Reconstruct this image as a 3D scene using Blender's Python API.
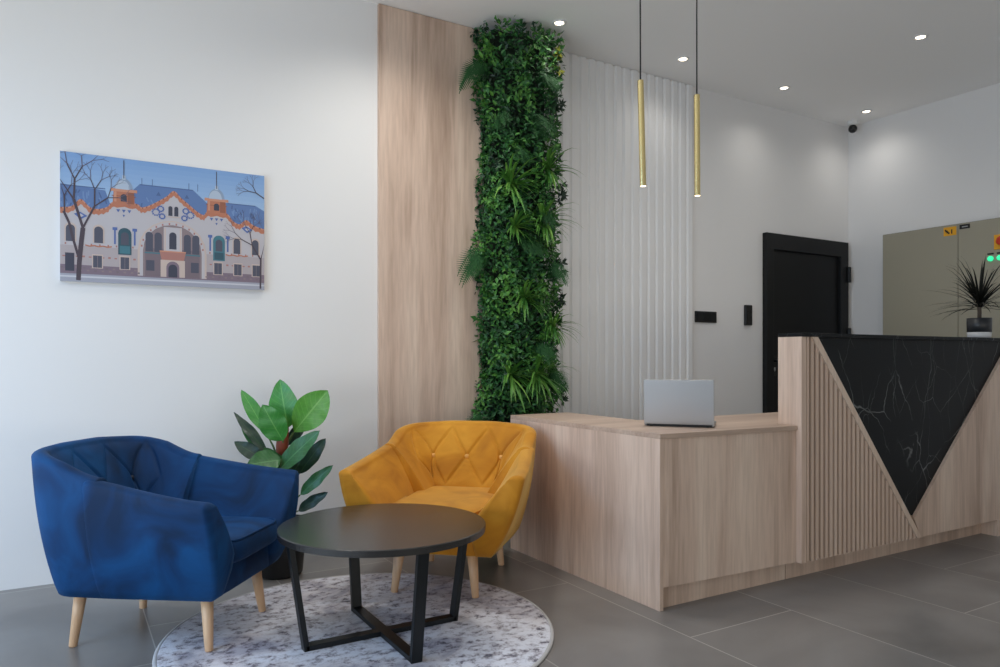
import bpy, bmesh, math, random
from mathutils import Vector, Matrix
R = math.radians
SC = bpy.context.scene
for o in list(bpy.data.objects):
    bpy.data.objects.remove(o)
COL = SC.collection

# ------------------------------------------------------------------ camera, world, light, exposure
CAM_H, YAW, F = 1.083, 0.5373, 732.46
cd = bpy.data.cameras.new('camera'); cam = bpy.data.objects.new('camera', cd); COL.objects.link(cam)
cam.location = (0, 0, CAM_H); cam.rotation_euler = (R(90), 0, -YAW)
cd.sensor_width = 36; cd.lens = 36 * F / 1000; cd.shift_y = 0.0242; cd.clip_start = .05
SC.camera = cam
W = bpy.data.worlds.new('daylight'); SC.world = W; W.use_nodes = True
W.node_tree.nodes['Background'].inputs[0].default_value = (.62, .80, 1, 1)
W.node_tree.nodes['Background'].inputs[1].default_value = .12
SC.view_settings.view_transform = 'Standard'; SC.view_settings.look = 'None'
SC.view_settings.gamma = 1; SC.view_settings.use_curve_mapping = False
SC.view_settings.exposure = 0.43
SC.cycles.use_denoising = True
SC.cycles.max_bounces = 10; SC.cycles.diffuse_bounces = 6


def area(name, loc, rot, sx, sy, e, col):
    l = bpy.data.lights.new(name, 'AREA'); l.shape = 'RECTANGLE'; l.size = sx; l.size_y = sy
    l.energy = e; l.color = col
    o = bpy.data.objects.new(name, l); o.location = loc; o.rotation_euler = rot; COL.objects.link(o)
    return o


SPOT_W = 17                                                     # power of the forward ceiling spot and most added beams
WY, WX, WL, WF, H = 4.112, 6.146, -2.1, -3.2, 3.183     # back wall, right wall, left wall, front wall, ceiling
# daylight standing in the window openings: the deep left window, its end by the seating, an assumed front window; the upward fills are added
area('daylight_left', (WL - .02, 1.3, .70), (0, R(-90), 0), 1.2, 4.4, 28, (.24, .54, 1))          # blue shade outside, low in the window
area('sky_left', (WL - .02, 2.4, 2.25), (0, R(-26), 0), .8, 1.9, 36, (.34, .62, 1))
area('ceiling_fill_left', (WL - .04, 1.3, .75), (0, R(-130), 0), 1.2, 4.4, 54, (1, .93, .72))       # unseen upward fill added to brighten the ceiling
area('assumed_front_daylight', (1.75, WF - .02, .70), (R(112), 0, 0), 2.5, 1.2, 17, (1, .92, .74))  # assumed light from behind the viewer, tilted up to lift the ceiling
area('ceiling_fill_front', (2.6, WF - .02, .8), (R(132), 0, 0), 4.4, 1.2, 12, (1, .96, .88))  # second unseen fill, added to lift the ceiling and far walls

# ------------------------------------------------------------------ materials
MATS = {}


def nt(name):
    m = bpy.data.materials.new(name); m.use_nodes = True
    t = m.node_tree; b = t.nodes['Principled BSDF']
    MATS[name] = m
    return m, t, b


def lin(r, g, b):
    f = lambda c: (c / 255 / 12.92) if c < 10.3 else ((c / 255 + .055) / 1.055) ** 2.4
    return (f(r), f(g), f(b), 1)


def plain(name, col, rough=.5, metal=0, spec=.5, bump=0, bscale=200, vary=0, sheen=0, coat=0):
    m, t, b = nt(name)
    b.inputs['Base Color'].default_value = col; b.inputs['Roughness'].default_value = rough
    b.inputs['Metallic'].default_value = metal; b.inputs['Specular IOR Level'].default_value = spec
    if sheen:
        b.inputs['Sheen Weight'].default_value = sheen; b.inputs['Sheen Roughness'].default_value = .35
    if coat: b.inputs['Coat Weight'].default_value = coat
    if bump or vary:
        tc = t.nodes.new('ShaderNodeTexCoord'); n = t.nodes.new('ShaderNodeTexNoise')
        n.inputs['Scale'].default_value = bscale; n.inputs['Detail'].default_value = 4
        t.links.new(tc.outputs['Object'], n.inputs['Vector'])
        if bump:
            bp = t.nodes.new('ShaderNodeBump'); bp.inputs['Strength'].default_value = bump
            bp.inputs['Distance'].default_value = .002
            t.links.new(n.outputs['Fac'], bp.inputs['Height']); t.links.new(bp.outputs['Normal'], b.inputs['Normal'])
        if vary:
            n2 = t.nodes.new('ShaderNodeTexNoise'); n2.inputs['Scale'].default_value = 3; n2.inputs['Detail'].default_value = 3
            t.links.new(tc.outputs['Object'], n2.inputs['Vector'])
            cr = t.nodes.new('ShaderNodeValToRGB')
            lo = tuple(c * (1 - vary) for c in col[:3]) + (1,); hi = tuple(min(1, c * (1 + vary)) for c in col[:3]) + (1,)
            cr.color_ramp.elements[0].color = lo; cr.color_ramp.elements[0].position = .35
            cr.color_ramp.elements[1].color = hi; cr.color_ramp.elements[1].position = .65
            t.links.new(n2.outputs['Fac'], cr.inputs['Fac']); t.links.new(cr.outputs['Color'], b.inputs['Base Color'])
    return m


def wood(name, dark, mid, light, stretch, rough=.45, scale=1.0, fine=True):
    m, t, b = nt(name)
    tc = t.nodes.new('ShaderNodeTexCoord'); mp = t.nodes.new('ShaderNodeMapping')
    mp.inputs['Scale'].default_value = stretch
    t.links.new(tc.outputs['Object'], mp.inputs['Vector'])
    n = t.nodes.new('ShaderNodeTexNoise'); n.inputs['Scale'].default_value = 6.5 * scale; n.inputs['Detail'].default_value = 5
    n.inputs['Roughness'].default_value = .6; n.inputs['Distortion'].default_value = .6
    t.links.new(mp.outputs['Vector'], n.inputs['Vector'])
    n2 = t.nodes.new('ShaderNodeTexNoise'); n2.inputs['Scale'].default_value = 70 * scale; n2.inputs['Detail'].default_value = 3
    t.links.new(mp.outputs['Vector'], n2.inputs['Vector'])
    cr = t.nodes.new('ShaderNodeValToRGB'); e = cr.color_ramp.elements
    e[0].position = .30; e[0].color = dark; e[1].position = .72; e[1].color = light
    x = e.new(.5); x.color = mid
    t.links.new(n.outputs['Fac'], cr.inputs['Fac'])
    mx = t.nodes.new('ShaderNodeMix'); mx.data_type = 'RGBA'; mx.blend_type = 'MULTIPLY'
    mx.inputs[0].default_value = .32 if fine else 0
    cr2 = t.nodes.new('ShaderNodeValToRGB')
    cr2.color_ramp.elements[0].position = .35; cr2.color_ramp.elements[0].color = (.62, .58, .55, 1)
    cr2.color_ramp.elements[1].position = .6; cr2.color_ramp.elements[1].color = (1, 1, 1, 1)
    t.links.new(n2.outputs['Fac'], cr2.inputs['Fac'])
    t.links.new(cr.outputs['Color'], mx.inputs[6]); t.links.new(cr2.outputs['Color'], mx.inputs[7])
    t.links.new(mx.outputs[2], b.inputs['Base Color'])
    b.inputs['Roughness'].default_value = rough
    bp = t.nodes.new('ShaderNodeBump'); bp.inputs['Strength'].default_value = .12; bp.inputs['Distance'].default_value = .001
    t.links.new(n2.outputs['Fac'], bp.inputs['Height']); t.links.new(bp.outputs['Normal'], b.inputs['Normal'])
    return m


def emit(name, col, s):
    m, t, b = nt(name)
    b.inputs['Base Color'].default_value = col
    b.inputs['Emission Color'].default_value = col; b.inputs['Emission Strength'].default_value = s
    return m


M_wall = plain('wall_paint', (.80, .79, .79, 1), .85, bump=.05, bscale=300)
M_ceil = plain('ceiling_paint', (.91, .90, .895, 1), .9)
M_rib = plain('white_ribbed_panel', (.83, .83, .84, 1), .55)
OD, OM, OL = (.46, .322, .245, 1), (.67, .503, .405, 1), (.77, .615, .505, 1)
M_oak = wood('oak_laminate_upright', OD, OM, OL, (1, 1, .07))
M_oakx = wood('oak_laminate_lengthwise', (.42, .30, .23, 1), (.52, .385, .305, 1), (.60, .465, .375, 1), (.07, 1, 1))
M_gap = plain('shaded_slat_backing', (.035, .022, .016, 1), .85)  # backing colour darkened to paint in the shade between the slats
M_slat = wood('oak_slat', (.60, .45, .35, 1), (.66, .495, .395, 1), (.70, .54, .435, 1), (1, 1, .05), fine=False)
M_oaklight = wood('oak_laminate_edge', (.62, .47, .37, 1), (.72, .56, .45, 1), (.80, .65, .54, 1), (1, 1, .07))
M_beech = wood('beech_leg', (.60, .36, .20, 1), (.70, .45, .27, 1), (.76, .52, .33, 1), (1, 1, .12), .4)
M_black = plain('black_door_paint', (.005, .0055, .0065, 1), .5, 0, .35)
M_blackp = plain('black_plastic', (.006, .006, .007, 1), .4)
M_blackm = plain('black_powder_coated_steel', (.006, .008, .010, 1), .42, 0, .35)
M_chrome = plain('satin_steel', (.55, .55, .56, 1), .3, 1)
M_alu = plain('laptop_aluminium', (.42, .42, .43, 1), .42, .85)
M_darkrub = plain('laptop_rubber', (.01, .01, .01, 1), .6)
M_screen = plain('screen_glass', (.01, .01, .012, 1), .12)
M_beige = plain('beige_grey_enamel', (.33, .305, .235, 1), .42)
M_beigedk = plain('cabinet_carcass', (.17, .16, .13, 1), .5)
M_yel = plain('yellow_sticker', (.75, .36, .01, 1), .5)
M_red = plain('red_plastic', (.55, .035, .01, 1), .4)
M_white = plain('white_plastic', (.8, .8, .8, 1), .4)
M_pot = plain('dark_grey_ceramic', (.028, .03, .034, 1), .35)
M_potw = plain('white_ceramic', (.62, .62, .64, 1), .35)
M_soil = plain('potting_soil', (.02, .014, .01, 1), .95, bump=.8, bscale=120)
M_blackpot = plain('black_pot', (.008, .008, .009, 1), .4)
M_glow = emit('lamp_glow', (1, .88, .68, 1), 6)
M_green = emit('green_indicator', (.03, .62, .28, 1), 1.0)
M_brass, _t, _b = nt('brushed_brass')
_b.inputs['Base Color'].default_value = (.86, .70, .34, 1); _b.inputs['Metallic'].default_value = 1; _b.inputs['Roughness'].default_value = .26
M_cord = plain('black_cord', (.012, .012, .012, 1), .6)


def velvet(name, dark, mid, light, sheencol, sheen):
    m, t, b = nt(name)
    tc = t.nodes.new('ShaderNodeTexCoord')
    n = t.nodes.new('ShaderNodeTexNoise'); n.inputs['Scale'].default_value = 4.5; n.inputs['Detail'].default_value = 3
    n.inputs['Distortion'].default_value = 1.2
    t.links.new(tc.outputs['Object'], n.inputs['Vector'])
    cr = t.nodes.new('ShaderNodeValToRGB'); e = cr.color_ramp.elements
    e[0].position = .32; e[0].color = dark; e[1].position = .7; e[1].color = light; x = e.new(.5); x.color = mid
    t.links.new(n.outputs['Fac'], cr.inputs['Fac']); t.links.new(cr.outputs['Color'], b.inputs['Base Color'])
    b.inputs['Roughness'].default_value = .7; b.inputs['Specular IOR Level'].default_value = .25
    b.inputs['Sheen Weight'].default_value = sheen; b.inputs['Sheen Roughness'].default_value = .4
    b.inputs['Sheen Tint'].default_value = sheencol
    n2 = t.nodes.new('ShaderNodeTexNoise'); n2.inputs['Scale'].default_value = 420
    t.links.new(tc.outputs['Object'], n2.inputs['Vector'])
    bp = t.nodes.new('ShaderNodeBump'); bp.inputs['Strength'].default_value = .15; bp.inputs['Distance'].default_value = .001
    t.links.new(n2.outputs['Fac'], bp.inputs['Height']); t.links.new(bp.outputs['Normal'], b.inputs['Normal'])
    return m


M_blue = velvet('blue_velvet', (.0004, .017, .060, 1), (.0006, .034, .122, 1), (.0012, .058, .190, 1), (.03, .32, .85, 1), .15)
M_mustard = velvet('mustard_velvet', (.42, .155, .008, 1), (.53, .215, .012, 1), (.62, .275, .022, 1), (1, .84, .36, 1), .5)
M_bluebtn = plain('dark_blue_button', (.002, .008, .025, 1), .6)
M_mustbtn = plain('mustard_button', (.72, .36, .08, 1), .5)


def floor_mat():
    m, t, b = nt('grey_porcelain_tile')
    tc = t.nodes.new('ShaderNodeTexCoord')
    sx = t.nodes.new('ShaderNodeSeparateXYZ'); t.links.new(tc.outputs['Object'], sx.inputs[0])

    def mth(op, a, bb):
        n = t.nodes.new('ShaderNodeMath'); n.operation = op
        for i, v in enumerate((a, bb)):
            if v is None: continue
            if isinstance(v, (int, float)): n.inputs[i].default_value = v
            else: t.links.new(v, n.inputs[i])
        return n.outputs[0]
    # columns 0.6 wide along X, tiles 1.2 long along Y, each column shifted by a third
    TW, TL, X0, Y0 = .597, 1.2, 2.682, 2.06
    xs = mth('DIVIDE', mth('SUBTRACT', sx.outputs[0], X0), TW)
    col = mth('FLOOR', xs, None); fx = mth('SUBTRACT', xs, col)
    off = mth('DIVIDE', mth('ADD', col, 1), 3)
    ys = mth('SUBTRACT', mth('DIVIDE', mth('SUBTRACT', sx.outputs[1], Y0), TL), off)
    row = mth('FLOOR', ys, None); fy = mth('SUBTRACT', ys, row)
    dx = mth('MULTIPLY', mth('MINIMUM', fx, mth('SUBTRACT', 1, fx)), TW)
    dy = mth('MULTIPLY', mth('MINIMUM', fy, mth('SUBTRACT', 1, fy)), TL)
    d = mth('MINIMUM', dx, dy)
    g = mth('LESS_THAN', d, .0022)
    n = t.nodes.new('ShaderNodeTexNoise'); n.inputs['Scale'].default_value = 1.6; n.inputs['Detail'].default_value = 6
    n.inputs['Distortion'].default_value = .5
    cmb = t.nodes.new('ShaderNodeCombineXYZ')
    t.links.new(mth('ADD', sx.outputs[0], mth('MULTIPLY', col, 7.3)), cmb.inputs[0]); t.links.new(mth('ADD', sx.outputs[1], mth('MULTIPLY', row, 3.1)), cmb.inputs[1])
    t.links.new(cmb.outputs[0], n.inputs['Vector'])
    cr = t.nodes.new('ShaderNodeValToRGB')
    cr.color_ramp.elements[0].position = .3; cr.color_ramp.elements[0].color = (.150, .142, .138, 1)
    cr.color_ramp.elements[1].position = .72; cr.color_ramp.elements[1].color = (.25, .24, .235, 1)
    t.links.new(n.outputs['Fac'], cr.inputs['Fac'])
    mx = t.nodes.new('ShaderNodeMix'); mx.data_type = 'RGBA'
    mx.inputs[7].default_value = (.46, .44, .42, 1)
    t.links.new(g, mx.inputs[0]); t.links.new(cr.outputs['Color'], mx.inputs[6])
    t.links.new(mx.outputs[2], b.inputs['Base Color'])
    b.inputs['Roughness'].default_value = .32
    b.inputs['Specular IOR Level'].default_value = .75
    return m


M_floor = floor_mat()


def marble_mat(name, base, vein, amt=1.0, rough=.25):
    m, t, b = nt(name)
    tc = t.nodes.new('ShaderNodeTexCoord')
    warp = t.nodes.new('ShaderNodeTexNoise'); warp.inputs['Scale'].default_value = 2.2; warp.inputs['Detail'].default_value = 5
    t.links.new(tc.outputs['Object'], warp.inputs['Vector'])
    add = t.nodes.new('ShaderNodeMix'); add.data_type = 'RGBA'; add.blend_type = 'ADD'; add.inputs[0].default_value = .22
    t.links.new(tc.outputs['Object'], add.inputs[6]); t.links.new(warp.outputs['Color'], add.inputs[7])
    cur = None
    for sc, rot, w in ((2.3, .55, .0055), (3.4, -.45, .0045), (5.0, 1.2, .004)):
        mp = t.nodes.new('ShaderNodeMapping'); mp.inputs['Rotation'].default_value = (0, rot, 0); mp.inputs['Scale'].default_value = (1, 1, .45)
        t.links.new(add.outputs[2], mp.inputs['Vector'])
        v = t.nodes.new('ShaderNodeTexVoronoi'); v.feature = 'DISTANCE_TO_EDGE'; v.inputs['Scale'].default_value = sc
        t.links.new(mp.outputs['Vector'], v.inputs['Vector'])
        mr = t.nodes.new('ShaderNodeMapRange'); mr.inputs[1].default_value = 0; mr.inputs[2].default_value = w
        mr.inputs[3].default_value = 1; mr.inputs[4].default_value = 0
        t.links.new(v.outputs['Distance'], mr.inputs[0])
        if cur is None: cur = mr.outputs[0]
        else:
            mm = t.nodes.new('ShaderNodeMath'); mm.operation = 'MAXIMUM'
            t.links.new(cur, mm.inputs[0]); t.links.new(mr.outputs[0], mm.inputs[1]); cur = mm.outputs[0]
    br = t.nodes.new('ShaderNodeTexNoise'); br.inputs['Scale'].default_value = 3.1; br.inputs['Detail'].default_value = 4
    t.links.new(tc.outputs['Object'], br.inputs['Vector'])
    mr2 = t.nodes.new('ShaderNodeMapRange'); mr2.inputs[1].default_value = .44; mr2.inputs[2].default_value = .66
    mr2.inputs[4].default_value = amt
    t.links.new(br.outputs['Fac'], mr2.inputs[0])
    mu = t.nodes.new('ShaderNodeMath'); mu.operation = 'MULTIPLY'
    t.links.new(cur, mu.inputs[0]); t.links.new(mr2.outputs[0], mu.inputs[1])
    mx = t.nodes.new('ShaderNodeMix'); mx.data_type = 'RGBA'; mx.inputs[6].default_value = base; mx.inputs[7].default_value = vein
    t.links.new(mu.outputs[0], mx.inputs[0]); t.links.new(mx.outputs[2], b.inputs['Base Color'])
    b.inputs['Roughness'].default_value = rough; b.inputs['Specular IOR Level'].default_value = .22
    return m


M_marble = marble_mat('black_marble', (.0022, .0032, .0045, 1), (.27, .28, .28, 1), .85, .45)


def tabletop_mat():
    m = wood('dark_wenge_top', (.012, .011, .011, 1), (.020, .018, .017, 1), (.036, .031, .028, 1), (.1, 1, 1), .27)
    m.node_tree.nodes['Principled BSDF'].inputs['Specular IOR Level'].default_value = .8
    return m


M_ttop = tabletop_mat()


def rug_mat():
    m, t, b = nt('distressed_rug_pile')
    tc = t.nodes.new('ShaderNodeTexCoord'); mp = t.nodes.new('ShaderNodeMapping'); mp.inputs['Scale'].default_value = (1, 1.25, 1)
    mp.inputs['Rotation'].default_value = (0, 0, R(30))
    t.links.new(tc.outputs['Object'], mp.inputs['Vector'])
    n1 = t.nodes.new('ShaderNodeTexNoise'); n1.inputs['Scale'].default_value = 25; n1.inputs['Detail'].default_value = 8; n1.inputs['Roughness'].default_value = .75
    n2 = t.nodes.new('ShaderNodeTexNoise'); n2.inputs['Scale'].default_value = 3.2; n2.inputs['Detail'].default_value = 4; n2.inputs['Distortion'].default_value = 1.0
    for n in (n1, n2): t.links.new(mp.outputs['Vector'], n.inputs['Vector'])
    c1 = t.nodes.new('ShaderNodeValToRGB'); e = c1.color_ramp.elements
    e[0].position = .35; e[0].color = (.11, .105, .14, 1); e[1].position = .54; e[1].color = (.74, .745, .82, 1)
    x = e.new(.42); x.color = (.36, .34, .38, 1)
    x = e.new(.47); x.color = (.62, .61, .68, 1)
    t.links.new(n1.outputs['Fac'], c1.inputs['Fac'])
    c2 = t.nodes.new('ShaderNodeValToRGB'); e = c2.color_ramp.elements
    e[0].position = .36; e[0].color = (.52, .50, .54, 1); e[1].position = .54; e[1].color = (1, 1, 1, 1)
    x = e.new(.44); x.color = (.86, .82, .80, 1)
    t.links.new(n2.outputs['Fac'], c2.inputs['Fac'])
    mx = t.nodes.new('ShaderNodeMix'); mx.data_type = 'RGBA'; mx.blend_type = 'MULTIPLY'; mx.inputs[0].default_value = .9
    t.links.new(c1.outputs['Color'], mx.inputs[6]); t.links.new(c2.outputs['Color'], mx.inputs[7])
    t.links.new(mx.outputs[2], b.inputs['Base Color'])
    b.inputs['Roughness'].default_value = .95; b.inputs['Specular IOR Level'].default_value = .1
    n3 = t.nodes.new('ShaderNodeTexNoise'); n3.inputs['Scale'].default_value = 260
    t.links.new(tc.outputs['Object'], n3.inputs['Vector'])
    bp = t.nodes.new('ShaderNodeBump'); bp.inputs['Strength'].default_value = .5; bp.inputs['Distance'].default_value = .004
    t.links.new(n3.outputs['Fac'], bp.inputs['Height']); t.links.new(bp.outputs['Normal'], b.inputs['Normal'])
    return m


M_rug = rug_mat()
M_rugedge = plain('rug_binding', (.50, .49, .50, 1), .9)


def leaf_mat(name, cols, rough=.4):
    m, t, b = nt(name)
    g = t.nodes.new('ShaderNodeNewGeometry')
    cr = t.nodes.new('ShaderNodeValToRGB'); e = cr.color_ramp.elements
    e[0].position = 0; e[0].color = cols[0]; e[1].position = 1; e[1].color = cols[-1]
    for i, c in enumerate(cols[1:-1]):
        x = e.new((i + 1) / (len(cols) - 1)); x.color = c
    t.links.new(g.outputs['Random Per Island'], cr.inputs['Fac'])
    t.links.new(cr.outputs['Color'], b.inputs['Base Color'])
    b.inputs['Roughness'].default_value = rough
    return m


M_fol = leaf_mat('box_leaf_greens', [(.006, .030, .013, 1), (.012, .062, .018, 1), (.018, .098, .024, 1), (.028, .135, .030, 1), (.055, .20, .035, 1), (.10, .28, .045, 1)], .5)
_t = M_fol.node_tree; _cr = [n for n in _t.nodes if n.type == 'VALTORGB'][0]; _g = [n for n in _t.nodes if n.type == 'NEW_GEOMETRY'][0]
_tc = _t.nodes.new('ShaderNodeTexCoord'); _n = _t.nodes.new('ShaderNodeTexNoise'); _n.inputs['Scale'].default_value = 6.5; _n.inputs['Detail'].default_value = 2
_t.links.new(_tc.outputs['Object'], _n.inputs['Vector'])
_m = _t.nodes.new('ShaderNodeMath'); _m.operation = 'MULTIPLY_ADD'; _m.inputs[1].default_value = 2.2; _m.inputs[2].default_value = -.95
_t.links.new(_n.outputs['Fac'], _m.inputs[0])
_a = _t.nodes.new('ShaderNodeMath'); _a.operation = 'MULTIPLY_ADD'; _a.inputs[1].default_value = .75
_t.links.new(_g.outputs['Random Per Island'], _a.inputs[0]); _t.links.new(_m.outputs[0], _a.inputs[2]); _t.links.new(_a.outputs[0], _cr.inputs['Fac'])
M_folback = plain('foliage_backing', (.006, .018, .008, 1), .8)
M_fern = leaf_mat('fern_green', [(.014, .080, .022, 1), (.028, .125, .030, 1)], .8)
M_spider = leaf_mat('spider_leaf_green', [(.035, .15, .025, 1), (.08, .24, .035, 1), (.17, .36, .06, 1)], .45)
M_succ = leaf_mat('dark_rosette_green', [(.005, .022, .012, 1), (.010, .038, .016, 1)], .35)
M_stem = plain('plant_stem', (.05, .10, .02, 1), .6)
M_redstem = plain('reddish_stem_sheath', (.22, .045, .02, 1), .5)


def bigleaf(name, base, rib):
    m, t, b = nt(name)
    at = t.nodes.new('ShaderNodeUVMap')
    sp = t.nodes.new('ShaderNodeSeparateXYZ'); t.links.new(at.outputs[0], sp.inputs[0])

    def mth(op, a, bb=None):
        n = t.nodes.new('ShaderNodeMath'); n.operation = op
        for i, v in enumerate((a, bb)):
            if v is None: continue
            if isinstance(v, (int, float)): n.inputs[i].default_value = v
            else: t.links.new(v, n.inputs[i])
        return n.outputs[0]
    ax = mth('ABSOLUTE', mth('SUBTRACT', sp.outputs[0], .5))
    mid = mth('LESS_THAN', ax, .022)
    w = mth('FRACT', mth('MULTIPLY', mth('SUBTRACT', sp.outputs[1], mth('MULTIPLY', ax, .45)), 9))
    vein = mth('MULTIPLY', mth('LESS_THAN', w, .10), .45)
    f = mth('MAXIMUM', mid, vein)
    n = t.nodes.new('ShaderNodeTexNoise'); n.inputs['Scale'].default_value = 12
    mxn = t.nodes.new('ShaderNodeMix'); mxn.data_type = 'RGBA'
    mxn.inputs[6].default_value = tuple(c * .75 for c in base[:3]) + (1,); mxn.inputs[7].default_value = tuple(c * 1.25 for c in base[:3]) + (1,)
    t.links.new(n.outputs['Fac'], mxn.inputs[0])
    mx = t.nodes.new('ShaderNodeMix'); mx.data_type = 'RGBA'; mx.inputs[7].default_value = rib
    t.links.new(mxn.outputs[2], mx.inputs[6]); t.links.new(f, mx.inputs[0])
    t.links.new(mx.outputs[2], b.inputs['Base Color'])
    b.inputs['Roughness'].default_value = .38
    return m


M_leafl = bigleaf('bright_green_leaf', (.045, .24, .035, 1), (.13, .37, .08, 1))
M_leafy = bigleaf('yellowish_green_leaf', (.10, .33, .04, 1), (.20, .46, .10, 1))
M_leafm = bigleaf('mid_green_leaf', (.030, .14, .032, 1), (.08, .24, .07, 1))
M_leafd = bigleaf('dark_green_leaf', (.010, .038, .020, 1), (.03, .08, .03, 1))
M_drac = plain('dark_dracaena_leaf', (.006, .007, .005, 1), .6, 0, .25)
M_drstem = plain('dracaena_cane', (.08, .06, .045, 1), .8)


# ------------------------------------------------------------------ helpers
def obj(name, bm, mat, parent=None, smooth=False, loc=None, bevel=0):
    me = bpy.data.meshes.new(name)
    bm.normal_update(); bm.to_mesh(me); bm.free()
    mats = mat if isinstance(mat, (list, tuple)) else [mat]
    for m in mats: me.materials.append(m)
    if smooth:
        for p in me.polygons: p.use_smooth = True
    o = bpy.data.objects.new(name, me); COL.objects.link(o)
    if parent is not None: o.parent = parent
    if loc is not None: o.location = loc
    if bevel:
        md = o.modifiers.new('bevel', 'BEVEL'); md.width = bevel; md.segments = 2; md.limit_method = 'ANGLE'; md.angle_limit = R(50)
    return o


def thing(name, label, cat, loc=(0, 0, 0), rotz=0, group=None):
    o = bpy.data.objects.new(name, None); o.empty_display_size = .1; COL.objects.link(o)
    o.location = loc; o.rotation_euler = (0, 0, rotz)
    return tag(o, label, cat, group)


def tag(o, label, cat, group=None):
    o['label'] = label; o['category'] = cat
    if group: o['group'] = group
    return o


def struct(name, bm, mat, label, cat, parent=None, **k):
    o = obj(name, bm, mat, parent, **k)
    if parent is None:
        o['kind'] = 'structure'; o['label'] = label; o['category'] = cat
    return o


def box(bm, x0, x1, y0, y1, z0, z1, mi=0):
    v = [bm.verts.new(p) for p in ((x0, y0, z0), (x1, y0, z0), (x1, y1, z0), (x0, y1, z0), (x0, y0, z1), (x1, y0, z1), (x1, y1, z1), (x0, y1, z1))]
    for f in ((3, 2, 1, 0), (4, 5, 6, 7), (0, 1, 5, 4), (1, 2, 6, 5), (2, 3, 7, 6), (3, 0, 4, 7)):
        fc = bm.faces.new([v[i] for i in f]); fc.material_index = mi
    return v


def nbm(): return bmesh.new()


def bx(*a):
    bm = nbm(); box(bm, *a); return bm


def lathe(bm, prof, seg=32, cx=0, cy=0, caps=True, mi=0):
    rings = []
    for r, z in prof:
        rings.append([bm.verts.new((cx + r * math.cos(2 * math.pi * i / seg), cy + r * math.sin(2 * math.pi * i / seg), z)) for i in range(seg)])
    for a, b in zip(rings, rings[1:]):
        for i in range(seg):
            f = bm.faces.new((a[i], a[(i + 1) % seg], b[(i + 1) % seg], b[i])); f.material_index = mi
    if caps:
        bm.faces.new(rings[0][::-1]).material_index = mi; bm.faces.new(rings[-1]).material_index = mi
    return bm


def tube(bm, pts, rad, seg=8, caps=True):
    pts = [Vector(p) for p in pts]
    rads = rad if isinstance(rad, (list, tuple)) else [rad] * len(pts)
    rings = []; up = None
    for i, p in enumerate(pts):
        d = (pts[min(i + 1, len(pts) - 1)] - pts[max(i - 1, 0)]).normalized()
        if up is None:
            up = d.orthogonal().normalized()
        up = (up - d * up.dot(d)).normalized(); sd = d.cross(up)
        rings.append([bm.verts.new(p + (up * math.cos(2 * math.pi * k / seg) + sd * math.sin(2 * math.pi * k / seg)) * rads[i]) for k in range(seg)])
    for a, b in zip(rings, rings[1:]):
        for k in range(seg):
            bm.faces.new((a[k], a[(k + 1) % seg], b[(k + 1) % seg], b[k]))
    if caps:
        bm.faces.new(rings[0][::-1]); bm.faces.new(rings[-1])
    return bm


def bar(bm, p, q, w, t, wdir):
    """rectangular bar from p to q, width w along wdir, thickness t across"""
    p, q, wd = Vector(p), Vector(q), Vector(wdir).normalized()
    d = (q - p).normalized(); wd = (wd - d * wd.dot(d)).normalized(); td = d.cross(wd)
    v = []
    for c in (p, q):
        for a, b in ((-1, -1), (1, -1), (1, 1), (-1, 1)):
            v.append(bm.verts.new(c + wd * a * w / 2 + td * b * t / 2))
    for f in ((3, 2, 1, 0), (4, 5, 6, 7), (0, 1, 5, 4), (1, 2, 6, 5), (2, 3, 7, 6), (3, 0, 4, 7)):
        bm.faces.new([v[i] for i in f])
    return bm


def prism_y(bm, pts, y0, y1, mi=0):
    """polygon in XZ extruded along Y; pts counter-clockwise seen from -Y"""
    a = [bm.verts.new((x, y0, z)) for x, z in pts]; b = [bm.verts.new((x, y1, z)) for x, z in pts]
    bm.faces.new(a).material_index = mi; bm.faces.new(b[::-1]).material_index = mi
    n = len(pts)
    for i in range(n):
        bm.faces.new((a[(i + 1) % n], a[i], b[i], b[(i + 1) % n])).material_index = mi
    return bm


def prism_z(bm, pts, z0, z1):
    a = [bm.verts.new((x, y, z0)) for x, y in pts]; b = [bm.verts.new((x, y, z1)) for x, y in pts]
    bm.faces.new(a[::-1]); bm.faces.new(b)
    n = len(pts)
    for i in range(n):
        bm.faces.new((a[i], a[(i + 1) % n], b[(i + 1) % n], b[i]))
    return bm


def superell(bm, cx, cy, cz, a, b, c, e1, e2, nu=48, nv=20):
    sp = lambda v, e: math.copysign(abs(v) ** e, v)
    rings = []
    for j in range(1, nv):
        v = -math.pi / 2 + math.pi * j / nv
        rings.append([bm.verts.new((cx + a * sp(math.cos(v), e1) * sp(math.cos(2 * math.pi * i / nu), e2), cy + b * sp(math.cos(v), e1) * sp(math.sin(2 * math.pi * i / nu), e2), cz + c * sp(math.sin(v), e1))) for i in range(nu)])
    for p, q in zip(rings, rings[1:]):
        for i in range(nu): bm.faces.new((p[i], p[(i + 1) % nu], q[(i + 1) % nu], q[i]))
    lo = bm.verts.new((cx, cy, cz - c)); hi = bm.verts.new((cx, cy, cz + c))
    for i in range(nu):
        bm.faces.new((lo, rings[0][(i + 1) % nu], rings[0][i])); bm.faces.new((hi, rings[-1][i], rings[-1][(i + 1) % nu]))
    return bm


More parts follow.
